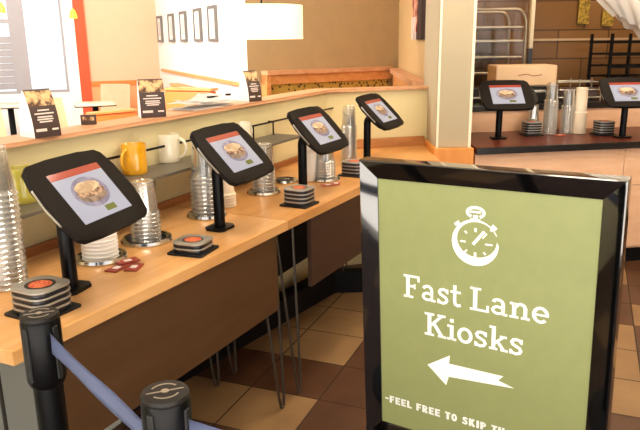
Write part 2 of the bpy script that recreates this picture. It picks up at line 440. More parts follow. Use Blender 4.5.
# wainscot of the far alcove: wood cap, wood rail, patterned upholstery
td = (TE-VC).normalized(); tn = Vector((td.y, -td.x, 0))           # towards the camera
def TW(s, off, z=0.): p = VC + td*s + tn*off; p.z = z; return p
SL = (TE-VC).length
def twbox(mb, s0, s1, o0, o1, z0, z1):
    q = [TW(s0, o0), TW(s1, o0), TW(s1, o1), TW(s0, o1)]; mb.prism([(p.x, p.y) for p in q], z0, z1)
bb = thing('banquette', 'wood-framed banquette with patterned yellow fabric along the far tan wall', 'booth', TW(SL/2, .1))
inv = Matrix.Translation(-bb.location)
def under(o, root): o.parent = root; o.data.transform(Matrix.Translation(-root.location)); return o
mb = MB(); twbox(mb, .13, SL-.16, .004, .12, 1.155, 1.19); under(mb.build('cap', M['trimwood']), bb)
mb = MB(); twbox(mb, .13, SL-.16, .004, .09, 1.07, 1.155); twbox(mb, .13, .175, .004, .10, 0, 1.155); under(mb.build('rail', M['trimwood2']), bb)
mb = MB(); twbox(mb, .1755, SL-.18, .004, .07, 0, 1.0695); under(mb.build('upholstery', M['fabric']), bb)
bs2 = thing('booth_partition', 'wood-capped booth side panel running forward along the right dining wall', 'booth', (.70, 5.5, 0))
def quadprism(p, z0, z1): return MB().prism(p, z0, z1)
under(quadprism([(.63, 4.52), (.728, 4.52), (.783, 6.62), (.69, 6.56)], 1.13, 1.175).build('cap', M['trimwood']), bs2)
under(quadprism([(.66, 4.54), (.727, 4.54), (.782, 6.60), (.72, 6.56)], .0, 1.13).build('panel', M['trimwood2']), bs2)

# chair rail and framed pictures on the white wall
wn = Vector((-.9175, -.3977, 0))                                    # out of the white wall, into the dining room
def WH(s, off, z=0.): p = VC + wd*s + wn*off; p.z = z; return p
q = [WH(.02, 0), WH(3.9, 0), WH(3.9, .03), WH(.02, .03)]
struct(MB().prism([(p.x, p.y) for p in q], 1.05, 1.085).build('trim_5', M['trimwood2']))
def picture(s, label, idx):
    r = thing('framed_picture', label, 'picture', WH(s, 0, 1.44), math.atan2(wd.y, wd.x), 'framed pictures on the white wall')
    # local x runs along the wall, -y... the wall's normal is local +y
    b = MB(); w, h, t = .30, .345, .05
    for cx, cz, sx, sz in ((0, h/2-.015, w, .03), (0, -h/2+.015, w, .03), (-w/2+.015, 0, .03, h-.06), (w/2-.015, 0, .03, h-.06)):
        b.box((cx, .016, cz+.175), (sx, .030, sz))
    b.build('frame', M['pictureframe'], r)
    MB().box((0, .011, .175), (w-.05, .018, h-.05)).build('print', M['picture'], r)
    MB().box((0, .0215, .175), (w-.20, .003, h-.16)).build('print_panel', mat('picture_art_%d' % idx, '#C9C3BC', .6), r)
names = ['nearest of the framed pictures on the white wall, half behind the lamp shade', 'framed picture on the white wall, next but one left of the lamp shade',
         'middle of five grey framed pictures on the white wall', 'fourth grey framed picture from the lamp shade on the white wall', 'framed picture deepest in the corner of the white wall']
for k, d in enumerate((6.88, 7.45, 8.10, 8.74, 9.45)):
    picture((d-5.92)/.9175, names[k], k)

# artwork on the right wall above the booth side
art = thing('wall_art', 'tall narrow red and dark food print on the buff wall by the pillar', 'picture', (.742, 5.0, 1.43))
MB().box((-.012, 0, .4), (.03, .52, .78), Matrix.Rotation(R(-1.6), 3, 'Z')).build('canvas', M['artdark'], art)
MB().box((-.029, .10, .42), (.006, .30, .72), Matrix.Rotation(R(-1.6), 3, 'Z')).build('print', M['artred'], art)
fk = MB()
for k in range(4): fk.box((-.033, .0+.07*k, .09), (.004, .025, .16))
fk.build('print_stripes', M['printpink'], art)

# pendant lamps
lp = atY(262, 24, 4.6)
pl_ = thing('pendant_lamp', 'large cream drum lamp shade hanging before the white wall corner', 'lamp', (lp.x, lp.y, 1.452))
MB().lathe([(.272, .0), (.272, .215)], seg=48).build('shade', M['shade'], pl_, True)
MB().lathe([(.268, .012), (0.001, .012)], seg=48).build('diffuser', M['shade'], pl_)
MB().cyl((0, 0, .21), .006, 1.4, 8).build('cord', M['blackmetal'], pl_)
MB().tube([(-.27, 0, .215), (.27, 0, .215)], .004).tube([(0, -.27, .215), (0, .27, .215)], .004).build('spider', M['silver'], pl_)
sl = atY(73, 14, 8.2)
p2 = thing('pendant_lamp', 'small amber glass pendant lamp glowing beside the coral wall strip', 'lamp', (sl.x, sl.y, sl.z))
MB().lathe([(.045, -.05), (.04, .0), (.02, .05), (.008, .06)], seg=20, cap0=True, cap1=True).build('glass_shade', M['bulb'], p2, True)
MB().cyl((0, 0, .055), .005, 3.0-sl.z, 6).build('cord', M['grey'], p2)

sl2 = atY(1, 8, 7.6)
p3 = thing('pendant_lamp', 'small amber glass pendant lamp at the top left corner before the window', 'lamp', (sl2.x, sl2.y, sl2.z))
MB().lathe([(.045, -.05), (.04, .0), (.02, .05), (.008, .06)], seg=20, cap0=True, cap1=True).build('glass_shade', M['bulb'], p3, True)
MB().cyl((0, 0, .055), .005, 3.0-sl2.z, 6).build('cord', M['grey'], p3)

# ------------------------------------------------------------------ kiosk counters
ZB = CT - .038
def hairpin(u, v, root, du=.10, bot=.016, lean=-.01):
    zt = ZB
    a, c = P(u-du, v, zt), P(u+.03, v, zt)
    vb = v-.04; e, f_ = P(u-bot+lean, vb, .018), P(u+bot+lean, vb, .018); g = P(u+lean, vb, .006)
    pts = [a, a.lerp(e, .5), a.lerp(e, .93), e.lerp(g, .35) , g, f_.lerp(g, .35), c.lerp(f_, .93), c.lerp(f_, .5), c]
    return under(MB().tube(pts, .0058, 8).build('hairpin_leg', M['rod'], None, True), root)
def plank(name, pts, z0, z1, m, root, bev=.003):
    return under(MB().prism([(p.x, p.y) for p in pts], z0, z1, bev=bev).build(name, m), root)
J = 1.235
c1 = thing('kiosk_counter', 'near maple counter with brown front panel, holding the two nearest tablets', 'counter', P(.6, .27), 0, 'kiosk counters')
plank('worktop', [P(0, 0), P(J-.001, 0), W(J-.001, -.004), W(-.02, -.004)], ZB, CT, M['worktop'], c1)
plank('backsplash', [W(-.02, -.018), W(J-.001, -.018), W(J-.001, -.003), W(-.02, -.003)], CT+.0005, CT+.032, M['splash'], c1, .002)
plank('front_panel', [P(.13, .012), P(1.165, .012), P(1.165, .03), P(.13, .03)], .432, ZB-.001, M['walnut'], c1, .001)
plank('back_panel', [W(-.5, -.03), W(.8, -.03), W(.8, -.018), W(-.5, -.018)], .0, ZB-.001, mat('grey_laminate', '#C4CABF', .5), c1, .001)
plank('back_panel', [W(1.0, -.03), W(J, -.03), W(J, -.018), W(1.0, -.018)], .18, ZB-.001, M['kick'], c1, .001)
for (u, v) in ((1.18, .05), (1.205, .39), (.2, .045), (.2, .40)): hairpin(u, v, c1)
c2 = thing('kiosk_counter', 'far maple counter turning along the corner behind the green sign', 'counter', P(2.0, .27), 0, 'kiosk counters')
IN = Vector((.40, 3.72, 0))
pts2 = [P(J+.001, 0), P(2.66, 0), Vector((.684, 3.74, 0)), Vector((.684, 4.318, 0)), Vector((K1.x+.002, K1.y-.006, 0)), W(J+.001, -.004)]
plank('worktop', pts2, ZB, CT, M['worktop_b'], c2)
plank('backsplash', [W(J+.001, -.018), W(2.78, -.018), W(2.79, -.003), W(J+.001, -.003)], CT+.0005, CT+.032, M['splash'], c2, .002)
n2 = offs(K1, K2, 1)
plank('backsplash', [K1 - n2*.02 + TV*.0, Vector((.684, 4.30, 0)), Vector((.684, 4.318, 0)), K1 - n2*.004], CT+.0005, CT+.06, wood('backsplash_light', '#AD7442', '#C08650', 0, .4, 12, 14), c2, .002)
plank('front_panel', [P(1.44, .012), P(2.62, .012), P(2.62, .03), P(1.44, .03)], .432, ZB-.001, M['walnut2'], c2, .001)
plank('back_panel', [W(J+.002, -.03), W(2.76, -.03), W(2.76, -.018), W(J+.002, -.018)], .18, ZB-.001, M['kick'], c2, .001)
for (u, v) in ((1.32, .05), (1.335, .39), (2.49, .38), (2.5, .045)): hairpin(u, v, c2)

# black plinth along the half wall, following the tiles
kA, kB, kC = at(206, 369, 0), at(335, 293, 0), at(359, 292, 0)
kd = (kA-kB).normalized()
k0 = kB + kd*3.4
bp = [(k0.x, k0.y), (kB.x, kB.y), (.95, kC.y+.02), (.95, kC.y+.06), (kB.x-.06, kB.y+.07), (k0.x-.06, k0.y+.03)]
struct(MB().prism(bp, 0, .13).build('baseboard_left', M['kick']))

# ------------------------------------------------------------------ tablet kiosks
def pole_path(h, reach):
    pts = [(0, 0, 0), (0, 0, h-.045)]
    for k in range(1, 7):
        a = R(15*k); pts.append((0, -.033*(1-math.cos(a)), h-.045 + .033*math.sin(a)))
    pts.append((0, -reach, h-.012)); return pts
def make_kiosk(label, foot, yaw, tilt, lat, fwd, hgt, group):
    """foot on the counter; the screen's centre lies lat along, fwd in front of and hgt above it"""
    k = thing('tablet_kiosk', label, 'tablet kiosk', foot, yaw, group)
    MB().prism([(-.05, -.026), (-.034, -.042), (.034, -.042), (.05, -.026), (.05, .026), (.034, .042), (-.034, .042), (-.05, .026)], 0, .011, bev=.002).build('base_plate', M['blackmetal'], k)
    pz = hgt - .040
    MB().tube([(x, y, z+.01) for x, y, z in pole_path(pz, max(fwd-.035, .035))], .0205, 16).build('pole', M['blackmetal'], k, True)
    T = Matrix.Translation((lat, -fwd, hgt)) @ Matrix.Rotation(R(90)-tilt, 4, 'X')      # local x along, y up the face, z out of it
    # barrel-shaped housing, thicker behind
    out = [(-.147, .100), (-.128, .113), (-.06, .1165), (.06, .1165), (.128, .113), (.147, .100), (.158, .055), (.163, 0), (.158, -.055), (.147, -.100),
           (.128, -.113), (.06, -.1165), (-.06, -.1165), (-.128, -.113), (-.147, -.100), (-.158, -.055), (-.163, 0), (-.158, .055)]
    out = [(x*1.04, y*1.04) for x, y in out]
    cs = MB().prism(out, -.014, .003, T, bev=.004).build('case', M['case'], k, True, 40)
    out2 = [(x*.80, y*.78) for x, y in out]
    MB().prism(out2, -.034, -.0138, T, bev=.006).build('back_cover', M['black'], k)
    # card reader on the right flank
    MB().prism([(.140, .090), (.175, .076), (.196, .040), (.201, -.02), (.190, -.055), (.140, -.085)], -.034, -.0145, T, bev=.004).build('card_reader', M['black'], k)
    # bright metal band on the left flank
    MB().prism([(-.1545, .094), (-.1659, .05), (-.1711, 0), (-.1659, -.05), (-.156, -.088), (-.152, -.08), (-.163, 0), (-.151, .085)], -.010, -.004, T).build('side_band', M['silver'], k)
    w, h = .204, .153
    sc = MB().prism([(-w/2, -h/2), (w/2, -h/2), (w/2, h/2), (-w/2, h/2)], .003, .0038, T).build('screen', M['screen'], k)
    MB().prism([(-w/2, h/2-.020), (w/2, h/2-.020), (w/2, h/2), (-w/2, h/2)], .0038, .0041, T).build('header_bar', M['screenbar'], sc)
    MB().prism(ellipse(.068, .046, 36, 0, .002), .0038, .0041, T).build('food_plate', M['dish'], sc)
    rr = random.Random(label)
    def lump(cx, cy, rx, ry, n_=28, top=1.0):
        return [(cx+rx*math.cos(2*PI*q/n_)*(1+.05*rr.uniform(-1, 1)), cy+ry*math.sin(2*PI*q/n_)*(1+.08*rr.uniform(-1, 1))) for q in range(n_)]
    MB().prism(lump(0, -.010, .053, .020), .0041, .0043, T).build('food_bread', M['bread_dark'], sc)
    MB().prism(lump(0, .002, .056, .015), .0043, .0045, T).build('food_filling', M['sandwich'], sc)
    MB().prism(lump(-.002, .018, .050, .016), .0045, .0047, T).build('food_bread', M['bread'], sc)
    MB().prism(rrect(.042, .017, .002, 2) and [(x+.026, y-.056) for x, y in rrect(.042, .017, .002, 2)], .0038, .0042, T).build('order_button', M['screenbtn'], sc)
    return k
def kiosk_at(label, c, zc, ft, zf, yaw, tilt, group):
    yaw = R(yaw); Cn = at(*c, zc); Fo = at(*ft, zf)
    a = Vector((math.cos(yaw), math.sin(yaw), 0)); n0 = Vector((math.sin(yaw), -math.cos(yaw), 0)); d = Cn-Fo
    return make_kiosk(label, Fo, yaw, R(tilt), d.dot(a), d.dot(n0), d.z, group)
KG = 'tablet kiosks on the counters'
kiosk_at('black tablet kiosk nearest the camera, by the leftmost cup stack', (90.5, 192.6), 1.066, (71.5, 289.5), CT, 73, 41, KG)
kiosk_at('black tablet kiosk second along the counter, beside the white mug', (234.9, 151.7), 1.068, (220, 228.5), CT, 66.5, 44, KG)
kiosk_at('black tablet kiosk third along the counter, behind a stack of four pagers', (319.9, 128.9), 1.063, (303, 190), CT, 63, 43.5, KG)
kiosk_at('black tablet kiosk in the counter corner, just behind the green sign', (380.9, 110.7), 1.069, (367, 162), CT, 63, 46, KG)
RT = .81
kiosk_at('black tablet kiosk on the dark counter beside the pillar', (506.9, 94.7), 1.098, (498, 138.5), RT, 3, 46, KG)
kiosk_at('black tablet kiosk on the dark counter, at the right edge before the wire rack', (627.5, 92), 1.106, (622, 137.5), RT, 3, 46, KG)

# ------------------------------------------------------------------ cups
def cup_mesh(rim, base, h, name):
    b = MB()
    # upside-down cup: rim bead at z=0, flat base on top
    prof = [(rim-.0015, .0), (rim+.0025, .0015), (rim+.0028, .0045), (rim-.0005, .007), (rim-.002, .011), (rim-.004, .0125)]
    n = 8
    for k in range(1, n+1):
        f = k/n; prof.append((rim-.004 + (base-rim+.004)*f, .0125 + (h-.0145)*f))
    prof += [(base-.003, h), (base-.010, h), (base-.012, h-.003), (.001, h-.003)]
    b.lathe(prof, seg=28)
    for f in list(b.bm.faces)[:28*5]: f.material_index = 1
    return b
cup_cache = {}
def cup_stack(px, py, zc, n, rim, base, h, pitch, mname, what, where, tilt=(0, 0), zoff=.0, up=False):
    key = (rim, base, h, mname)
    if key not in cup_cache:
        o = cup_mesh(rim, base, h, 'cup').build('cup', [M[mname], M['cup_rim'] if 'cup' in mname and mname[:5] in ('glass', 'bronz') else M[mname]], None, True, 50); C.objects.unlink(o); cup_cache[key] = o
    proto = cup_cache[key]; p = at(px, py, zc) if not isinstance(px, Vector) else px
    for k in range(n):
        o = proto.copy(); o.name = 'cup'; C.objects.link(o)
        z = zoff + k*pitch
        o.location = (p.x + tilt[0]*z, p.y + tilt[1]*z, zc + z)
        o.rotation_euler = (-tilt[1], tilt[0], 0)
        if up: o.rotation_euler = (PI, 0, 0); o.location.z += h
        q = ORD[n-1-k]
        tag(o, f'{what}, {q} in the stack {where}' if q == 'top' else f'{what}, {q} from top in the stack {where}', 'cup', 'cups stacked ' + where)
    return p
def cup_holder(p, r, label):
    """chrome ring let into the counter, dark well inside"""
    t = thing('cup_holder', label, 'cup holder', (p.x, p.y, CT), 0, 'chrome cup holders let into the counters')
    MB().lathe([(r, .0004), (r+.002, .006), (r-.002, .015), (r-.012, .017), (r-.020, .013), (r-.021, .001)], seg=40).build('ring', M['chrome'], t, True)
    MB().lathe([(r-.020, .004), (.001, .004)], seg=40).build('well', M['rubber'], t)
HZ = CT + .0045
p = at(8, 286.5, CT); cup_stack(p, 0, CT+.001, 18, .054, .039, .135, .0155, 'bronze_cup', 'clear plastic cup', 'at the left edge', (.0, .02))
p = at(101, 259, CT); cup_holder(p, .082, 'chrome ring in the counter around the ribbed white cups'); cup_stack(p, 0, HZ, 12, .054, .043, .12, .0125, 'paper_cup', 'white paper cup', 'under the nearest tablet')
p = at(147, 241, CT); cup_holder(p, .087, 'chrome ring in the counter around the short clear cup stack'); cup_stack(p, 0, HZ, 8, .049, .038, .115, .0135, 'glass_cup', 'clear plastic cup', 'below the yellow mug')
p = at(207, 216, CT); cup_holder(p, .078, 'chrome ring in the counter around the tall stack by the white mug'); cup_stack(p, 0, HZ, 10, .057, .041, .165, .0165, 'glass_cup', 'tall clear cup', 'below the white mug')
p = at(226, 206, CT); cup_stack(p, 0, CT+.001, 5, .042, .034, .11, .012, 'cream_cup', 'cream paper cup', 'behind the second tablet pole')
p = at(264, 193, CT); cup_holder(p, .076, 'chrome ring in the counter under the second tablet head'); cup_stack(p, 0, HZ, 8, .052, .040, .12, .0145, 'glass_cup', 'clear plastic cup', 'between second and third tablets')
p = at(309.5, 181, CT); cup_stack(p, 0, CT+.001, 5, .043, .030, .165, .010, 'paper_cup', 'white paper cup', 'behind the third tablet pole', up=True)
p = at(325, 180, CT); cup_holder(p, .072, 'chrome ring in the counter right of the third tablet pole'); cup_stack(p, 0, HZ, 7, .050, .038, .12, .014, 'glass_cup', 'clear plastic cup', 'under the third tablet head')
p = at(349, 161, CT); cup_stack(p, 0, CT+.001, 14, .044, .034, .12, .0145, 'glass_cup', 'clear plastic cup', 'against the corner wall')
pe = at(285, 182, CT); cup_holder(pe, .062, 'empty dark cup holder left of the third tablet pole')
# stacks on the dark counter at the right
cup_stack(532, 132.8, RT+.001, 8, .040, .034, .10, .013, 'glass_cup', 'clear plastic cup', 'behind the left pager pile')
cup_stack(549, 134, RT+.001, 15, .046, .036, .125, .0155, 'glass_cup', 'clear plastic cup', 'right of the pillar tablet')
cup_stack(566, 133, RT+.001, 13, .044, .034, .12, .0145, 'glass_cup', 'clear plastic cup', 'left of the cream cups', (.0, 0))
cup_stack(578.5, 133, RT+.001, 16, .044, .038, .17, .009, 'cream_cup', 'cream paper cup', 'right of the clear stacks')

# ------------------------------------------------------------------ pagers
def make_pager():
    r = thing('pager', 'p', 'pager')
    MB().prism(rrect(.108, .108, .028, 6), 0, .0115, bev=.002).build('body', M['pagerbody'], r, True, 40)
    MB().prism(rrect(.112, .112, .029, 6), .0115, .0165, bev=.0015).build('top_plate', M['pagertop'], r, True, 40)
    return r
pg0 = make_pager()
C_used = [False]
def pager_stack(px, py, zc, n, where, rz, group, s=1.0):
    p = at(px, py, zc)
    bm_ = MB().prism(rrect(.128*s, .128*s, .008, 2), 0, .006).build('charging_base', M['rubber'])
    bm_.location = (p.x, p.y, zc+.0004); bm_.rotation_euler = (0, 0, rz)
    tag(bm_, f'black square charging base under the pagers {where}', 'charger', 'pager charging bases')
    for k in range(n):
        q = ORD[n-1-k]; lab = f'silver and black coaster pager, {q} in the pile {where}'
        if q != 'top': lab = f'silver and black coaster pager, {q} from top in the pile {where}'
        loc = (p.x, p.y, zc + .0066 + k*.0168)
        if not C_used[0]:
            o = pg0; o.location = loc; o.rotation_euler = (0, 0, rz); C_used[0] = True
        else: o = copy_thing(pg0, loc, rz + random.uniform(-.02, .02))
        o['label'] = lab; o['group'] = group; o.scale = (s, s, 1)
    # the uppermost pager shows its printed label
    MB().prism(ellipse(.036, .036, 32), .0165, .0169).build('label_ring', M['pagerbody'], o)
    l = MB().prism(ellipse(.027, .027, 32), .0169, .0172).build('round_label', M['red'], o); l['label'] = 'round orange red label'
    for a in (35, 215): MB().cyl((.043*math.cos(R(a)), .043*math.sin(R(a)), .0165), .004, .003, 10).build('light', M['glass_cup'], o)
pager_stack(43.5, 311, CT, 4, 'behind the near barrier post', -ANG, 'pagers by the near barrier post', 1.06)
pager_stack(193.5, 251, CT, 2, 'before the second tablet', -ANG+.15, 'pagers before the second tablet')
pager_stack(299.5, 204.5, CT, 4, 'before the third tablet', -ANG, 'pagers before the third tablet', 1.0)
pager_stack(354, 175, CT, 4, 'beside the green sign', -ANG, 'pagers beside the sign', 1.0)
pager_stack(531, 135, RT, 5, 'by the pillar tablet', .1, 'pagers by the pillar tablet', 1.05)
pager_stack(603, 134.5, RT, 5, 'by the right edge tablet', .1, 'pagers by the right edge tablet', 1.05)

# sugar packets
def packet(px, py, rz, label, dz=0., z0=CT, red=True):
    p = at(px, py, z0)
    t = thing('sugar_packet', label, 'packet', (p.x, p.y, z0+.0008+dz), rz, 'paper packets lying on the counters')
    MB().prism(rrect(.068, .042, .003, 2), 0, .004, bev=.0012).build('sleeve', mat('packet_red_%d' % int(px), '#9C3A2A' if red else '#B9553F', .4), t)
    MB().prism(rrect(.024, .020, .002, 2), .004, .0044).build('printed_patch', M['card'], t)
packet(117, 269, R(70), 'red paper packet nearest the chrome ring of white cups')
packet(128, 263, R(40), 'red paper packet overlapping the others, farther from the edge', .0045)
packet(134, 268, R(85), 'red paper packet closest to the counter front, by the cup ring', .0)
packet(328, 185.5, R(20), 'pink paper packet lying before the third tablet', 0, CT, False)
packet(336, 184, R(80), 'pink paper packet by the pagers near the sign', 0, CT, False)
packet(560, 135.5, R(5), 'pink paper packet before the cups on the dark counter', 0, RT, False)

# ------------------------------------------------------------------ mug shelf, rail and mugs
SZ = .966
sh = thing('mug_shelf', 'grey metal shelf of mugs fixed to the half wall above the counter', 'shelf', W(1.0, -.1, SZ))
def W2(u, o): p = W(u, o); return (p.x, p.y)
under(MB().prism([W2(.34, -.175), W2(2.13, -.175), W2(2.13, -.003), W2(.34, -.003)], SZ-.012, SZ, bev=.002).build('board', M['shelf']), sh).data.transform(Matrix.Identity(4))
br_ = []
for u in (.45, 1.1, 2.05):
    under(MB().prism([W2(u-.01, -.03), W2(u+.01, -.03), W2(u+.01, -.003), W2(u-.01, -.003)], SZ-.14, SZ-.0125).build('bracket', M['shelf']), sh)
RZ = 1.036
rl = thing('wall_rail', 'thin black rail on the half wall just above the mug shelf', 'rail', W(1.0, -.03, RZ))
under(MB().tube([W(.36, -.03, RZ), W(2.86, -.03, RZ)], .005, 8).build('rod', M['blackmetal'], None, True), rl)
for u in (.38, 1.875, 2.075, 2.84):
    under(MB().tube([W(u, -.03, RZ), W(u, -.03, SZ+.0015)], .0042, 8).build('upright', M['blackmetal'], None, True), rl)
    under(MB().tube([W(u, -.03, RZ), W(u, -.001, RZ)], .004, 8).build('wall_stub', M['blackmetal'], None, True), rl)
for o in list(sh.children)+list(rl.children):
    pass
def mug(px, py, m, label, ha, r=.042, h=.105):
    p = at(px, py, SZ)
    t = thing('mug', label, 'mug', (p.x, p.y, SZ+.0008), ha, 'mugs on the wall shelf')
    MB().lathe([(.001, .0), (r*.93, .0), (r*.99, .006), (r, .02), (r*.99, h*.6), (r*1.0, h-.003), (r*.97, h), (r*.92, h-.002), (r*.90, h*.5), (r*.88, .008), (.001, .007)], seg=32).build('body', M[m], t, True, 60)
    pts = []
    for k in range(13):
        a = R(-78 + 156*k/12); pts.append((r*.9 + .036*math.cos(a), 0, h*.5 + .040*math.sin(a)))
    MB().tube(pts, .0062, 10).build('handle', M[m], t, True, 60)
mug(23, 202, 'green_mug', 'glossy green mug on the shelf left of the nearest tablet', R(60), .046, .108)
mug(63, 190, 'white_mug', 'pale mug on the shelf mostly hidden behind the nearest tablet', R(60))
mug(135.5, 173.5, 'yellow_mug', 'glossy yellow mug with its handle towards the counter', R(-110), .046, .112)
mug(169.5, 161.5, 'white_mug', 'cream white mug with its handle to the right of it', R(-12), .046, .114)
mug(243, 143, 'white_mug', 'cream mug on the shelf peeking over the second tablet', R(60), .042, .1)

# ------------------------------------------------------------------ things on the half wall's cap
def tent_card(p, rz, w, h, d, label):
    t = thing('tent_card', label, 'menu card', (p.x, p.y, LT+.0008), rz, 'printed tent cards on the half wall')
    # bowed front and back meeting at the top: local -y is the printed face
    def face(s):
        def fn(i, j):
            x = (i-.5)*w; zz = j*h
            y = s*(d/2)*math.cos(j*PI/2)**.8 if j < 1 else 0
            return Vector((x, y + s*.0008, zz))
        return fn
    MB().grid(face(-1), 2, 12).build('printed_face', M['print'], t, True)
    MB().grid(face(1), 2, 12).build('back_face', M['card'], t, True)
    for sx in (-1, 1):
        b = MB()
        pts = [(sx*w/2*.995, -(d/2)*math.cos(j/10*PI/2)**.8 if j < 10 else 0, j/10*h) for j in range(11)] + [(sx*w/2*.995, (d/2)*math.cos(j/10*PI/2)**.8, j/10*h) for j in range(9, -1, -1)]
        b.bm.faces.new([b.bm.verts.new(q) for q in pts]); b.build('end_panel', M['card'], t)
    def on(x0, x1, j0, j1, off=.0012):
        def fn(i, j):
            jj = j0 + (j1-j0)*j
            return Vector(((x0 + (x1-x0)*i)*w, -(d/2)*math.cos(min(jj, .999)*PI/2)**.8 - off, jj*h))
        return fn
    MB().grid(on(-.5, .5, .66, .97), 2, 8).build('food_photo', M['cardfood'], t, True)
    tx = MB()
    for j, wd_ in ((.57, .22), (.50, .36), (.43, .28), (.38, .30), (.33, .24)):
        tx.grid(on(-wd_, wd_, j-.014, j+.014, .0016), 1, 1)
    tx.grid(on(-.42, -.02, .13, .19, .0016), 1, 1); tx.grid(on(.18, .42, .14, .18, .0016), 1, 1)
    tx.build('print_lines', M['printpink'], t)
def edge(u, off): return W(u, off)
tent_card(W(.612, .012), R(52), .092, .150, .090, 'dark printed tent card nearest the camera, its white end showing')
tent_card(W(1.20, .035), R(25), .100, .150, .06, 'dark printed tent card squarely facing out, by the newspaper pile')
tent_card(W(1.96, .035), R(45), .082, .150, .085, 'dark printed tent card farthest along the cap, below the drum lamp')
# newspapers
rr = random.Random(3)
specs = ((1.60, .075, .34, .16, 4), (1.66, .07, .34, .15, -5), (1.55, .07, .30, .14, 8))
for k, (u, o_, sx, sy, r_) in enumerate(specs):
    p = W(u, o_, LT+.001+k*.014)
    def fn(i, j, sx=sx, sy=sy, k=k):
        x, y = (i-.5)*sx, (j-.5)*sy
        z = .002 + .006*k*0 + .004*abs(math.sin(i*9+k))*abs(math.sin(j*5+k)) + (.022*max(0, i-.7)/.3 if k == 2 else 0) + (.02*max(0, .25-i)/.25 if k == 1 else 0)
        return Vector((x, y, z))
    b = MB().grid(fn, 14, 8); ret = bmesh.ops.solidify(b.bm, geom=list(b.bm.faces), thickness=.0015)
    o = b.build('newspaper', M['paper']); o.location = p; o.rotation_euler = (0, 0, math.atan2(TV.y, TV.x)+R(r_))
    tag(o, ['white newspaper sheet at the bottom of the loose pile on the cap', 'white newspaper sheet in the middle of the loose pile on the cap', 'white newspaper sheet on top of the pile, one corner curled up'][k], 'newspaper', 'newspapers on the half wall')
for k, (u, o_, m_) in enumerate(((1.66, .055, 'kick'), (1.80, .06, 'kick'))):
    p = W(u, o_, LT+.040)
    o = MB().box((0, 0, .004), (.05, .025, .008), bev=.002).build('pen_case', M[m_]); o.location = p; o.rotation_euler = (0, 0, .6+k)
    tag(o, ['small dark object lying on the middle of the newspaper pile', 'small dark object lying at the far end of the newspapers'][k], 'small item')
pm = at(81, 124, LT)
mc = thing('menu_holder', 'small dark menu card standing on the half wall between two tent cards', 'menu card', (W(.905, .09).x, W(.905, .09).y, LT+.001), R(10))
MB().box((0, 0, .018), (.055, .012, .036), bev=.001).build('card', M['print'], mc); MB().box((0, -.0066, .022), (.04, .001, .014)).build('print_photo', M['cardfood'], mc)

# ------------------------------------------------------------------ dining furniture beyond the half wall
def chair(x, y, rz, label, h=.92, m='chairwood'):
    t = thing('dining_chair', label, 'chair', (x, y, 0), rz, 'dining chairs by the window')
    def back(i, j):
        return Vector(((i-.5)*.42, .20 + .06*j - .05*(1-(2*i-1)**2)*-1 , .52 + (h-.52)*j))
    b = MB().grid(back, 8, 4); bmesh.ops.solidify(b.bm, geom=list(b.bm.faces), thickness=.018); b.build('backrest', M[m], t, True)
    MB().prism(rrect(.44, .44, .06, 4), .43, .465, bev=.006).build('seat', M[m], t, True)
    for sx in (-1, 1):
        MB().tube([(sx*.19, -.18, .43), (sx*.20, -.20, 0)], .017, 8).build('leg', M['steel'], t)
        MB().tube([(sx*.19, .27, .60), (sx*.19, .19, .44), (sx*.20, .24, 0)], .016, 8).build('leg', M['steel'], t)
def table(x, y, rz, sx, sy, label):
    t = thing('dining_table', label, 'table', (x, y, 0), rz, 'dining tables by the window')
    MB().prism(rrect(sx, sy, .05, 4), .725, .752, bev=.004).build('tabletop', M['tabletop'], t, True)
    MB().prism(rrect(sx+.012, sy+.012, .055, 4), .715, .7245).build('table_edge', M['kick'], t)
    MB().cyl((0, 0, .03), .035, .69, 16).build('pedestal', M['kick'], t)
    MB().lathe([(.26, 0), (.26, .012), (.05, .035)], seg=28, cap0=True, cap1=True).build('foot', M['kick'], t)
q = at(105, 86.5, .905); chair(q.x, q.y, R(-12), 'pale wooden chair behind the small table by the coral strip')
q = at(74, 95, .92); chair(q.x, q.y, R(140), 'pale wooden chair with its back turned, left of the small table')
q = at(3, 100, .92); chair(q.x, q.y, R(160), 'pale wooden chair glowing in window light at the left edge')
q = at(52, 92.5, .92); chair(q.x, q.y, R(95), 'pale wooden chair behind the nearest tent card')
q = at(95, 102.5, .752); table(q.x, q.y, R(20), .46, .40, 'small square dining table between two pale chairs')
q = at(10, 104, .752); table(q.x, q.y, R(20), .5, .5, 'dining table in the sunlight behind the nearest tent card')
def booth(p0, p1, d, h, ms, label, seat=.46):
    a, c = Vector((*p0, 0)), Vector((*p1, 0)); L_ = (c-a).length; v = (c-a).normalized()
    t = thing('booth_bench', label, 'booth', (a+c)/2, math.atan2(v.y, v.x), 'booth benches in the dining room')
    MB().box((0, 0, h/2), (L_, .10, h), bev=.02).build('backrest', M[ms], t, True)
    MB().box((0, -(d/2)-.05, seat/2), (L_, d, seat), bev=.02).build('seat', M[ms], t, True)
    MB().box((0, .0, h+.012), (L_+.02, .12, .022), bev=.004).build('cap', M['trimwood2'], t)
struct(wseg('trim_6', 0.03, .96, 0, .86, M['booth_peach'], -.025, -.002))
struct(wseg('trim_7', 0.03, .96, .86, .93, M['booth_orange'], -.04, -.002))
q1 = at(134, 111, .80); q2 = at(90, 115, .80)
booth((q2.x, q2.y), (q1.x, q1.y), .4, .80, 'booth_orange', 'orange booth bench showing low over the cap left of the square tent card')
s0, s1 = WH(1.0, .10), WH(2.7, .10); booth((s1.x, s1.y), (s0.x, s0.y), .42, .93, 'booth_yellow', 'pale yellow booth bench along the white wall under the chair rail')
q0, q1 = at(167, 90, 1.03), at(214, 91, 1.03); booth((q0.x, q0.y), (q1.x, q1.y), .4, 1.03, 'booth_orange', 'orange booth bench behind the newspaper pile')

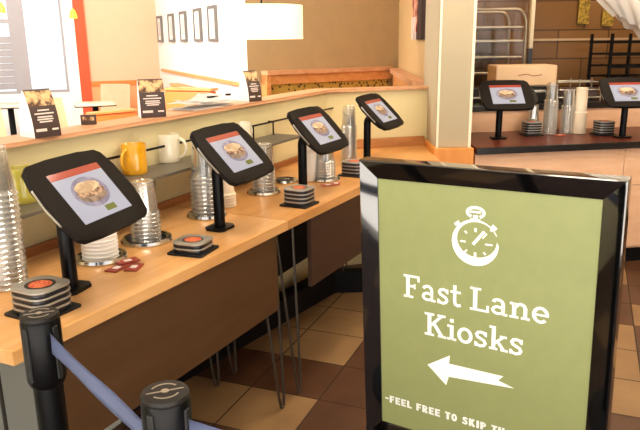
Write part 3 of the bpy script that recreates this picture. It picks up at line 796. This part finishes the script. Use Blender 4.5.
# ------------------------------------------------------------------ dark service counter at the right
rc = thing('service_counter', 'beech-fronted counter with dark red top and black edge beside the pillar', 'counter', (2.0, 4.2, 0))
F0, F1 = Vector((.938, 3.927, 0)), Vector((3.8, 4.43, 0)); fd = (F1-F0).normalized(); fn_ = Vector((-fd.y, fd.x, 0))
def RC(s, o): p = F0 + fd*s + fn_*o; return p
RL = (F1-F0).length
def rcp(name, s0, s1, o0, o1, z0, z1, m, bev=.0):
    k = -fn_.x/fd.x if s0 == 0 else 0
    q = [RC(s0+k*max(o0, 0), o0), RC(s1, o0), RC(s1, o1), RC(s0+k*max(o1, 0), o1)]
    return under(MB().prism([(p.x, p.y) for p in q], z0, z1, bev=bev).build(name, m), rc)
rcp('worktop', 0, RL, .012, .66, RT-.036, RT, M['darktop'])
rcp('front_edge', 0, RL, -.004, .0115, RT-.040, RT+.001, M['ledgeblack'], .004)
for s0, s1, z0, z1 in ((0.0, 1.0, .53, RT-.045), (1.004, RL, .53, RT-.045), (0.0, .62, .12, .526), (.624, 1.5, .12, .526), (1.504, RL, .12, .526)):
    rcp('front_board', s0, s1, .03, .05, z0, z1, M['pinkwood'])
rcp('carcass', 0, RL, .051, .64, .10, RT-.037, M['pinkwood'])
rcp('kick', .0, RL, .07, .62, 0, .10, M['kick'])
rcp('backsplash', 0, RL, .661, .69, .6, .953, M['pinkwood'])
rcp('ledge', 0, RL, .645, 1.2, .954, .995, M['ledgeblack'], .004)

# kitchen things behind the service counter
bxp = atY(521, 78, 5.0)
wu = thing('warming_unit', 'low black warming unit with a steel strip on the ledge, under the carton', 'kitchen appliance', (bxp.x-.01, 5.0, .996))
MB().box((0, 0, .055), (.50, .30, .11), bev=.006).build('body', M['black'], wu)
MB().box((0, -.152, .075), (.48, .005, .016), bev=.001).build('steel_strip', M['steel'], wu)
for x in (-.18, .0, .18): MB().cyl((x, -.15, .035), .012, .012, 14, Matrix.Rotation(R(90), 3, 'X')).build('knob', M['steel'], wu)
bx = thing('carton', 'tan printed carton lying on the black warming unit behind the pillar tablet', 'box', (bxp.x, 5.0, 1.107))
MB().box((0, 0, .073), (.44, .26, .146), bev=.010).build('body', M['cardboard'], bx)
MB().prism([(x, y) for x, y in rrect(.30, .085, .03, 4)], 0, .001, Matrix.Translation((.02, -.1312, .078)) @ Matrix.Rotation(R(90), 4, 'X')).build('printed_panel', mat('carton_print', '#E3BF9A', .7), bx)
MB().tube([(-.06, -.1335, .075), (0, -.1335, .085), (.05, -.1335, .07), (.11, -.1335, .08)], .003, 6).build('print_mark', mat('carton_mark', '#8C5A38', .7), bx)
# bun pan rack wrapped in clear film
tr0 = thing('tray_rack', 'silver tray rack wrapped in clear film behind the pillar tablet', 'rack', (1.45, 5.66, 0))
b = MB(); w = .26
pts = [(-w, 0, .02), (-w, 0, 1.52)] + [(-w+.09-.09*math.cos(R(18*k)), 0, 1.52+.13*math.sin(R(18*k))) for k in range(1, 6)] + [(w-.09+.09*math.sin(R(18*k)), 0, 1.52+.13*math.cos(R(18*k))) for k in range(0, 5)] + [(w, 0, 1.52), (w, 0, .02)]
MB().tube([(x, y, z+.02) for x, y, z in pts], .014, 10).build('frame', M['steel'], tr0, True)
MB().tube([(x, y+.5, z+.02) for x, y, z in pts], .014, 10).build('frame', M['steel'], tr0, True)
for z in (1.02, 1.16, 1.29, 1.42, 1.53):
    MB().box((0, .25, z), (2*w-.03, .48, .02), bev=.006).build('tray', M['steel'], tr0)
def wrap(i, j):
    a = 2*PI*i; rx, ry = w+.03, .30
    x = max(-1, min(1, 1.35*math.cos(a)))*rx; y = max(-1, min(1, 1.35*math.sin(a)))*ry
    n_ = .012*math.sin(17*a+9*j) + .010*math.sin(31*a-5*j)
    return Vector((x*(1+n_), .25+y*(1+n_), .9 + j*.86 + .01*math.sin(9*a)))
MB().grid(wrap, 96, 12).build('film_cover', M['plastic_wrap'], tr0, True, 80)
# post
ps = atY(530, 40, 5.9)
po = thing('steel_post', 'bright steel upright in front of the brown tiled kitchen wall', 'post', (ps.x, 5.9, 0))
MB().box((0, 0, 2.18), (.045, .05, 1.65), bev=.006).build('upper_sleeve', M['pillar_edge'], po)
MB().box((0, 0, .68), (.045, .05, 1.35), bev=.004).build('lower_sleeve', mat('blue_grey_post', '#3D3F4C', .4), po)
# low machine / rack on ledge left of carton
lm = atY(474, 86, 4.95)
mch = thing('napkin_dispenser', 'small black and cream dispenser on the ledge beside the pillar', 'dispenser', (lm.x-.03, 4.95, .996), .17)
MB().box((0, 0, .05), (.12, .15, .10), bev=.008).build('body', M['black'], mch)
MB().box((-.02, -.0, .17), (.05, .08, .135), bev=.006).build('top_box', M['pillar_edge'], mch)
MB().box((0, -.077, .03), (.11, .004, .012)).build('strip', M['steel'], mch)
# small wire caddy behind the cup stacks
cd = atY(559, 93, 5.0)
cad = thing('wire_caddy', 'dark wire caddy on the ledge behind the clear cup stacks', 'caddy', (cd.x+.125, 5.03, .996), .0)
b = MB()
for z in (.02, .075, .13):
    b.tube([(-.16, -.09, z), (.16, -.09, z), (.16, .09, z), (-.16, .09, z)], .005, 6, True)
for x, y in ((-.16, -.09), (.16, -.09), (.16, .09), (-.16, .09), (0, -.09), (0, .09)): b.tube([(x, y, 0), (x, y, .15)], .005, 6)
b.build('wire_frame', M['steel'], cad); MB().box((0, 0, .045), (.29, .15, .08), bev=.004).build('packets', M['print'], cad)
# black wire shelving rack with heat glow
rk = thing('wire_rack', 'black shelving rack under orange heat light in the kitchen', 'rack', (2.74, 5.85, 0))
for x in (-.32, .02, .35):
    for y in (-.2, .22): MB().box((x, y, .735), (.022, .022, 1.47)).build('upright', M['kick'], rk)
for z in (.75, .84, .93, 1.02, 1.11, 1.20, 1.30, 1.40):
    bb_ = MB(); 
    for y in (-.2, .22): bb_.box((.015, y, z), (.70, .018, .018))
    for x in (-.2, -.1, .12, .24): bb_.box((x, .01, z), (.012, .42, .010))
    bb_.build('shelf', M['kick'], rk)
for z in (1.36, 1.435):
    l = MB().box((.19, -.228, z), (.30, .02, .020), bev=.004).build('heat_lamp', M['heat'], rk)
# yellow tag strips hanging on the kitchen wall
for px, py, zl, lab in ((583, 24, .42, 'long yellow paper strip hanging on the brown kitchen wall'), (607, 26, .14, 'short yellow paper strip hanging behind the black rack')):
    p = atY(px, py, 6.27); t = thing('hanging_strip', lab, 'paper strip', (p.x, 6.272, p.z))
    MB().box((0, 0, zl/2), (.10, .008, zl), bev=.002).build('strip', M['yellowtag'], t)
# cloudy plastic bag hanging from a hook rail
bgp = atY(634, 6, 5.0)
bg = thing('plastic_bag', 'big cloudy plastic bag hanging over the black rack at top right', 'bag', (2.30, 4.9, 1.42))
def bagf(i, j):
    a = 2*PI*i; 
    rx = .46*(1-.45*j**1.5)*(.55+.45*min(1, j*5)); ry = .16*(1-.6*j)*(.55+.45*min(1, j*5))
    cr = 1 + .05*math.sin(9*a+3*j) + .03*math.sin(21*a)
    x = math.cos(a)*rx*cr + .06*(1-j); y = math.sin(a)*ry*cr
    z = j*1.1 - .17*math.cos(a)*(1-j) + .012*math.sin(14*a)
    return Vector((x, y, z))
MB().grid(bagf, 80, 14).build('film', M['bag'], bg, True, 80)
MB().lathe([(.001, .06), (.16, .10), (.24, .26), (.2, .5), (.1, .8), (.001, .95)], (.06, 0, .02), seg=28, scale=(1, .45, 1)).build('contents', mat('bread_rolls', '#E2C9A4', .8, vary=.08), bg, True, 80)
MB().cyl((0, 0, 1.05), .006, .50, 8).build('hanger', M['steel'], bg)

# ------------------------------------------------------------------ barrier posts and belts
def stanchion(p, label, top, belt_to=None, group='belt barrier posts'):
    t = thing('barrier_post', label, 'barrier post', (p.x, p.y, 0), 0, group)
    MB().lathe([(.17, 0), (.17, .008), (.15, .016), (.04, .028), (.001, .03)], seg=40, cap0=True).build('base', M['rubber'], t, True)
    MB().cyl((0, 0, .025), .0285, top-.12, 28).build('post', M['blackmetal'], t, True)
    MB().lathe([(.0295, top-.15), (.034, top-.145), (.037, top-.135), (.037, top-.016), (.0355, top-.010), (.030, top-.009)], seg=40, cap0=True).build('head', M['blackmetal'], t, True)
    MB().lathe([(.0355, top-.0095), (.0365, top-.006), (.035, top-.001), (.031, top), (.001, top)], seg=40, cap0=True).build('cap', M['black'], t, True)
    b = MB(); zt = top
    def arc(r, a0, a1, th=.0014):
        n_ = 14; o = []
        for k in range(n_+1): a = R(a0+(a1-a0)*k/n_); o.append(((r+th)*math.cos(a), (r+th)*math.sin(a)))
        for k in range(n_, -1, -1): a = R(a0+(a1-a0)*k/n_); o.append(((r-th)*math.cos(a), (r-th)*math.sin(a)))
        b.prism(o, zt, zt+.0006)
    arc(.0215, 35, 145); arc(.0215, 215, 325)
    b.box((0, 0, zt+.0003), (.056, .0028, .0007)); b.cyl((0, 0, zt), .006, .001, 16)
    e = b.build('cap_emblem', M['steel'], t); e.rotation_euler = (0, 0, R(20))
    for a in range(4):
        an = R(45+90*a+20); MB().box((.037*math.cos(an), .037*math.sin(an), top-.075), (.006, .012, .11), Matrix.Rotation(an, 3, 'Z'), bev=.002).build('belt_slot', M['rubber'], t)
    return t
S1, S2 = at(39, 313, .938), at(165, 391, .938)
ST = .938
st1 = stanchion(S1, 'black barrier post standing against the near counter corner', ST)
st2 = stanchion(S2, 'black barrier post lowest in the picture, its round cap showing', ST)
e1, e2 = at(190, 408, .9), at(264, 430, .9); bd2 = (e2-e1); bd2.z = 0; bd2.normalize()
S3 = S2 + bd2*1.35; S3.z = 0
st3 = stanchion(S3, 'black barrier post hidden past the bottom right', ST) if False else None
def belt(root, a, c, label):
    d = Vector((c.x-a.x, c.y-a.y, 0)); n_ = d.normalized(); L_ = d.length
    side = Vector((-n_.y, n_.x, 0))
    def fn(i, j):
        p = n_*(.036 + (L_-.072)*i); sag = .006 - .055*i if root is st1 else 0
        return Vector((p.x, p.y, ST-.058 + .042*(j-.5) + sag)) + side*(.0015*math.sin(9*i+2*j))
    b = MB().grid(fn, 40, 4); bmesh.ops.solidify(b.bm, geom=list(b.bm.faces), thickness=.0014)
    o = b.build('belt', M['belt'], root, True, 80); o['label'] = label
    MB().box(n_*(L_-.04) + Vector((0, 0, ST-.066)), (.012, .02, .050), Matrix.Rotation(math.atan2(n_.y, n_.x), 3, 'Z'), bev=.002).build('belt_clip', M['rubber'], root)
belt(st1, S1, S2, 'navy belt sloping to the lower post')
belt(st2, S2, S3, 'navy belt leaving to the right')

# ------------------------------------------------------------------ the green sign
sgC = Vector((.14818543, 1.65140122, 1.06585017+.035)); yw, ro, ti = -.57655903, .01656, -.0294
a_ = Vector((math.cos(yw), math.sin(yw), 0)); k_ = Vector((0, 0, 1)); nn_ = Vector((math.sin(yw), -math.cos(yw), 0))
k_ = k_*math.cos(ti) - nn_*math.sin(ti)
A2 = a_*math.cos(ro) + k_*math.sin(ro); K2_ = -a_*math.sin(ro) + k_*math.cos(ro); N2 = A2.cross(K2_)
PW, PH = .534, .696
base = sgC + A2*PW/2 - K2_*(PH+.03); 
sg = thing('sign_stand', 'green Fast Lane Kiosks poster in a glossy black floor stand frame', 'sign', (base.x+.02*N2.x*-1, base.y, 0))
TS_ = Matrix.Translation(-sg.location) @ Matrix.Translation(sgC) @ Matrix((A2, K2_, N2)).transposed().to_4x4()   # poster plane: x right, y up, z out; origin top left
ps_ = MB().prism([(-.006, -PH-.006), (PW+.006, -PH-.006), (PW+.006, .006), (-.006, .006)], -.006, 0, TS_).build('poster', M['poster'], sg)
prof = [(0, .0005), (.001, .0025), (.042, .0130), (.0450, .0135), (.0475, .011), (.048, .006), (.048, -.030), (0, -.030)]
cor = [(0, 0), (PW, 0), (PW, -PH), (0, -PH)]; sgn = [(-1, 1), (1, 1), (1, -1), (-1, -1)]
for k, nm in enumerate(('top', 'right', 'bottom', 'left')):
    i0, i1 = k, (k+1) % 4; b = MB(); ra, rb = [], []
    for o, zz in prof:
        ra.append(b.bm.verts.new(TS_ @ Vector((cor[i0][0]+sgn[i0][0]*o, cor[i0][1]+sgn[i0][1]*o, zz))))
        rb.append(b.bm.verts.new(TS_ @ Vector((cor[i1][0]+sgn[i1][0]*o, cor[i1][1]+sgn[i1][1]*o, zz))))
    n_ = len(prof)
    for q in range(n_): b.bm.faces.new((ra[q], ra[(q+1) % n_], rb[(q+1) % n_], rb[q]))
    b.bm.faces.new(ra[::-1]); b.bm.faces.new(rb)
    b.build('frame_rail', M['gloss'], sg, True, 9)
MB().prism([(-.04, -PH-.04), (PW+.04, -PH-.04), (PW+.04, .04), (-.04, .04)], -.034, -.0305, TS_).build('back_board', M['black'], sg)
bl = TS_ @ Vector((PW/2, -PH-.02, -.015))
MB().cyl((bl.x, bl.y, .02), .025, bl.z-.02, 20).build('post', M['blackmetal'], sg, True)
MB().lathe([(.19, 0), (.19, .010), (.17, .018), (.001, .024)], (bl.x, bl.y, 0), seg=40, cap0=True).build('base', M['rubber'], sg, True)

# ---- lettering drawn with strokes on the poster
class Pen:
    def __init__(s, z=.0004): s.b = MB(); s.z = z
    def bar(s, p, q, w, T):
        p, q = Vector(p), Vector(q); d = (q-p).normalized(); n_ = Vector((-d.y, d.x))*w/2
        pts = [T(p+n_), T(q+n_), T(q-n_), T(p-n_)]
        s.b.prism([(v[0], v[1]) for v in pts], 0, s.z, TS_)
    def path(s, pts, w, T):
        pts = [Vector(p) for p in pts]; n_ = len(pts); L_, R_ = [], []
        for i, p in enumerate(pts):
            d = (pts[min(i+1, n_-1)] - pts[max(i-1, 0)]).normalized(); m_ = Vector((-d.y, d.x))*w/2
            L_.append(T(p+m_)); R_.append(T(p-m_))
        for i in range(n_-1):
            s.b.prism([L_[i], L_[i+1], R_[i+1], R_[i]], 0, s.z, TS_)
def arcp(cx, cy, rx, ry, a0, a1, n_=18): return [(cx+rx*math.cos(R(a0+(a1-a0)*k/n_)), cy+ry*math.sin(R(a0+(a1-a0)*k/n_))) for k in range(n_+1)]
sw, lw = .135, .10           # stem and slab widths
GL = {
 'F': (.76, [('b', (.20, .0), (.20, 1), sw+.01), ('b', (.02, .95), (.68, .95), lw), ('b', (.64, 1), (.64, .74), .085), ('b', (.2, .52), (.50, .52), lw), ('b', (.48, .63), (.48, .41), .075), ('b', (.02, .05), (.42, .05), lw)]),
 'a': (.62, [('p', [(.09, .52), (.12, .60), (.2, .64), (.30, .64), (.39, .58), (.42, .46), (.42, .0+.05)], sw-.015), ('b', (.40, .05), (.57, .05), lw), ('p', arcp(.25, .2, .175, .145, 20, 380), lw+.01)]),
 's': (.52, [('p', [(.42, .52), (.37, .60), (.26, .635), (.15, .60), (.10, .51), (.14, .41), (.25, .35), (.36, .29), (.41, .18), (.36, .08), (.24, .035), (.12, .07), (.07, .15)], lw+.02), ('b', (.425, .66), (.425, .46), .07), ('b', (.065, .20), (.065, .0), .07)]),
 't': (.46, [('p', [(.19, .90), (.19, .2), (.22, .09), (.30, .045), (.42, .09)], sw-.01), ('b', (.02, .61), (.42, .61), lw)]),
 'L': (.74, [('b', (.20, 0), (.20, 1), sw+.01), ('b', (.02, .95), (.40, .95), lw), ('b', (.02, .05), (.68, .05), lw), ('b', (.64, 0), (.64, .30), .085)]),
 'n': (.74, [('b', (.17, 0), (.17, .66), sw), ('b', (.02, .61), (.2, .61), lw), ('p', [(.19, .46), (.27, .58), (.38, .625), (.49, .58), (.535, .46), (.535, .0)], sw-.01), ('b', (.02, .05), (.32, .05), lw), ('b', (.40, .05), (.69, .05), lw)]),
 'e': (.58, [('p', arcp(.28, .33, .21, .285, 0, 318, 24), lw+.02), ('b', (.06, .33), (.545, .33), lw-.015)]),
 'K': (.84, [('b', (.20, 0), (.20, 1), sw+.01), ('b', (.02, .95), (.38, .95), lw), ('b', (.02, .05), (.38, .05), lw), ('b', (.66, .95), (.22, .42), lw+.01), ('b', (.36, .58), (.68, .04), sw), ('b', (.50, .95), (.80, .95), lw), ('b', (.52, .05), (.83, .05), lw)]),
 'i': (.38, [('b', (.19, 0), (.19, .66), sw), ('b', (.03, .61), (.22, .61), lw), ('b', (.02, .05), (.36, .05), lw), ('b', (.12, .85), (.26, .85), .15)]),
 'o': (.60, [('p', arcp(.29, .33, .21, .28, 0, 360, 26), lw+.025)]),
 'k': (.68, [('b', (.17, 0), (.17, 1), sw), ('b', (.02, .95), (.2, .95), lw), ('b', (.02, .05), (.31, .05), lw), ('b', (.50, .61), (.19, .27), lw), ('b', (.30, .39), (.53, .04), sw-.02), ('b', (.38, .61), (.62, .61), lw-.01), ('b', (.41, .05), (.66, .05), lw)]),
}
def word(name, txt, x0, x1, y0, capx, shear=0.):
    pen = Pen(); tot = sum(GL[c][0] for c in txt); kx = (x1-x0)/tot; x = 0
    for c in txt:
        wid, st = GL[c]
        def T(p, x=x): return (x0 + (x+p[0])*kx + shear*p[1]*capx, y0 + p[1]*capx)
        for s_ in st:
            if s_[0] == 'b': pen.bar(s_[1], s_[2], s_[3], T)
            else: pen.path(s_[1], s_[2], T)
        x += wid
    return pen.b.build(name, M['letters'], ps_)
word('lettering', 'Fast', .068, .227, -.3075, .0625)
word('lettering', 'Lane', .247, .440, -.3075, .0605)
word('lettering', 'Kiosks', .127, .385, -.4015, .0630)
BW = .26
BL = {
 'F': (.6, [('b', (.13, 0), (.13, 1), BW), ('b', (0, .89), (.55, .89), .22), ('b', (.1, .50), (.48, .50), .2)]),
 'E': (.6, [('b', (.13, 0), (.13, 1), BW), ('b', (0, .89), (.55, .89), .22), ('b', (.1, .50), (.5, .50), .2), ('b', (0, .11), (.55, .11), .22)]),
 'L': (.57, [('b', (.13, 0), (.13, 1), BW), ('b', (0, .11), (.54, .11), .22)]),
 'R': (.66, [('b', (.13, 0), (.13, 1), BW), ('p', [(.1, .89), (.36, .89), (.48, .80), (.48, .62), (.36, .52), (.1, .52)], .2), ('b', (.3, .52), (.5, 0), BW)]),
 'T': (.6, [('b', (.29, 0), (.29, 1), BW), ('b', (0, .89), (.58, .89), .22)]),
 'O': (.66, [('p', arcp(.3, .5, .19, .39, 0, 360, 20), .22)]),
 'S': (.62, [('p', [(.5, .76), (.42, .88), (.28, .9), (.14, .82), (.14, .65), (.28, .54), (.42, .44), (.46, .26), (.38, .12), (.25, .1), (.1, .16), (.07, .28)], .21)]),
 'K': (.68, [('b', (.13, 0), (.13, 1), BW), ('b', (.5, 1), (.2, .45), .23), ('b', (.24, .6), (.54, 0), .24)]),
 'I': (.34, [('b', (.15, 0), (.15, 1), BW)]),
 'P': (.62, [('b', (.13, 0), (.13, 1), BW), ('p', [(.1, .89), (.34, .89), (.46, .79), (.46, .58), (.34, .47), (.1, .47)], .2)]),
 'H': (.68, [('b', (.13, 0), (.13, 1), BW), ('b', (.5, 0), (.5, 1), BW), ('b', (.1, .5), (.5, .5), .22)]),
 '-': (.46, [('b', (.02, .5), (.40, .5), .16)]),
 ' ': (.34, []),
}
def line(name, txt, x0, y0, caph, kx):
    pen = Pen(); x = 0
    for c in txt:
        wid, st = BL[c]
        def T(p, x=x): return (x0 + (x+p[0])*kx, y0 + p[1]*caph)
        for s_ in st:
            if s_[0] == 'b': pen.bar(s_[1], s_[2], s_[3], T)
            else: pen.path(s_[1], s_[2], T)
        x += wid + .08
    return pen.b.build(name, M['letters'], ps_)
line('lettering', '-FEEL FREE TO SKIP TH', .010, -.6315, .0215, .0258)
# arrow with a notched tail
MB().prism([(.1368, -.4865), (.1982, -.4452), (.1965, -.4688), (.337, -.4672), (.325, -.4815), (.365, -.4925), (.1959, -.5061), (.189, -.5327)], 0, .0004, TS_).build('arrow', M['letters'], ps_)
# stopwatch
pen = Pen()
ident = lambda p: (p[0], p[1])
oc, ic = (.2575, -.1345), (.2575+.004, -.1345+.008)
n_ = 48
outer = [(oc[0]+.0580*math.cos(2*PI*k/n_), oc[1]+.0575*math.sin(2*PI*k/n_)) for k in range(n_)]
inner = [(ic[0]+.0490*math.cos(2*PI*k/n_), ic[1]+.0440*math.sin(2*PI*k/n_)) for k in range(n_)]
gap = {0, 1, 2}
for k in range(n_):
    if k in gap: continue
    pen.b.prism([outer[k], outer[(k+1) % n_], inner[(k+1) % n_], inner[k]], 0, .0004, TS_)
pen.path(arcp(.2575, -.0595, .0205, .0120, -60, 240, 22), .0072, ident)
pen.bar((.243, -.0585), (.270, -.0585), .0045, ident)
pen.bar((.2575, -.0660), (.2575, -.0800), .0120, ident)
pen.bar((.2455, -.0775), (.2695, -.0775), .0050, ident)
for sx in (-1, 1):
    pen.bar((.2575+sx*.0375, -.1005), (.2575+sx*.0455, -.0905), .0060, ident); pen.bar((.2575+sx*.0400, -.0865), (.2575+sx*.0510, -.0955), .0080, ident)
for a, r0, r1, w_ in ((90, .027, .037, .0055), (135, .030, .038, .0045), (180, .024, .038, .0045), (225, .029, .037, .0045), (270, .024, .038, .0060), (315, .029, .037, .0045), (0, .024, .042, .0040)):
    c_, s_ = math.cos(R(a)), math.sin(R(a)); pen.bar((ic[0]-.003+r0*c_, ic[1]-.008+r0*s_), (ic[0]-.003+r1*c_, ic[1]-.008+r1*s_), w_, ident)
pen.path([(.2525, -.1390), (.2585, -.1315), (.2800, -.1035)], .0075, ident)
pen.bar((.2760, -.1210), (.2860, -.1080), .0035, ident)
pen.b.build('stopwatch_emblem', M['letters'], ps_)

# ------------------------------------------------------------------ light
wld = bpy.data.worlds.new('world'); scn.world = wld; wld.use_nodes = True
bg_ = wld.node_tree.nodes['Background']; bg_.inputs['Color'].default_value = (.96, .98, 1.0, 1); bg_.inputs['Strength'].default_value = 1.25
def area(name, loc, target, size, power, col, sy=None):
    l = bpy.data.lights.new(name, 'AREA'); l.energy = power; l.color = col; l.size = size
    if sy: l.shape = 'RECTANGLE'; l.size_y = sy
    o = bpy.data.objects.new(name, l); C.objects.link(o); o.location = loc
    o.rotation_euler = (Vector(target)-Vector(loc)).to_track_quat('-Z', 'Y').to_euler(); return o
sun = bpy.data.lights.new('sun', 'SUN'); sun.energy = 30; sun.angle = R(.6); sun.color = (1, .97, .92)
so = bpy.data.objects.new('sun', sun); C.objects.link(so); so.rotation_euler = Vector((.06, -.09, -1)).to_track_quat('-Z', 'Y').to_euler()
WARM = (1, .86, .66); DAY = (1, .97, .93)
area('ceiling_light', (-.4, 1.2, 3.0), (-.3, 2.4, .7), 1.0, 48, WARM)
area('ceiling_light', (.6, 3.2, 3.0), (.5, 3.4, .7), .9, 34, WARM)
area('daylight', (-3.6, .6, 2.0), (-.2, 2.2, .9), 1.8, 34, DAY, 2.2)
area('dining_daylight_fill', (-2.4, 4.6, 2.95), (-1.6, 7.0, .8), 1.6, 330, (1, .93, .82), 2.4)  # added lamp overhead, standing in for daylight from the window
area('dining_daylight_fill', (-3.0, 7.2, 2.95), (-2.8, 8.6, .5), 1.2, 60, (1, .92, .86))  # another added lamp, brightening the chairs and wall near the window
area('kitchen_light', (2.6, 5.0, 2.9), (2.2, 5.8, 1.0), .6, 26, (1, .78, .5))
area('counter_light', (2.2, 3.0, 2.95), (1.8, 4.3, .8), .6, 46, WARM)
bpy.context.view_layer.update()
scn.view_settings.view_transform = 'Standard'; scn.view_settings.look = 'None'
scn.view_settings.exposure = 0.0; scn.view_settings.gamma = 1.0; scn.view_settings.use_curve_mapping = False
cy = scn.cycles
cy.transparent_max_bounces = 64; cy.max_bounces = 8; cy.diffuse_bounces = 4; cy.glossy_bounces = 4
cy.sample_clamp_indirect = 6.0; cy.use_denoising = True
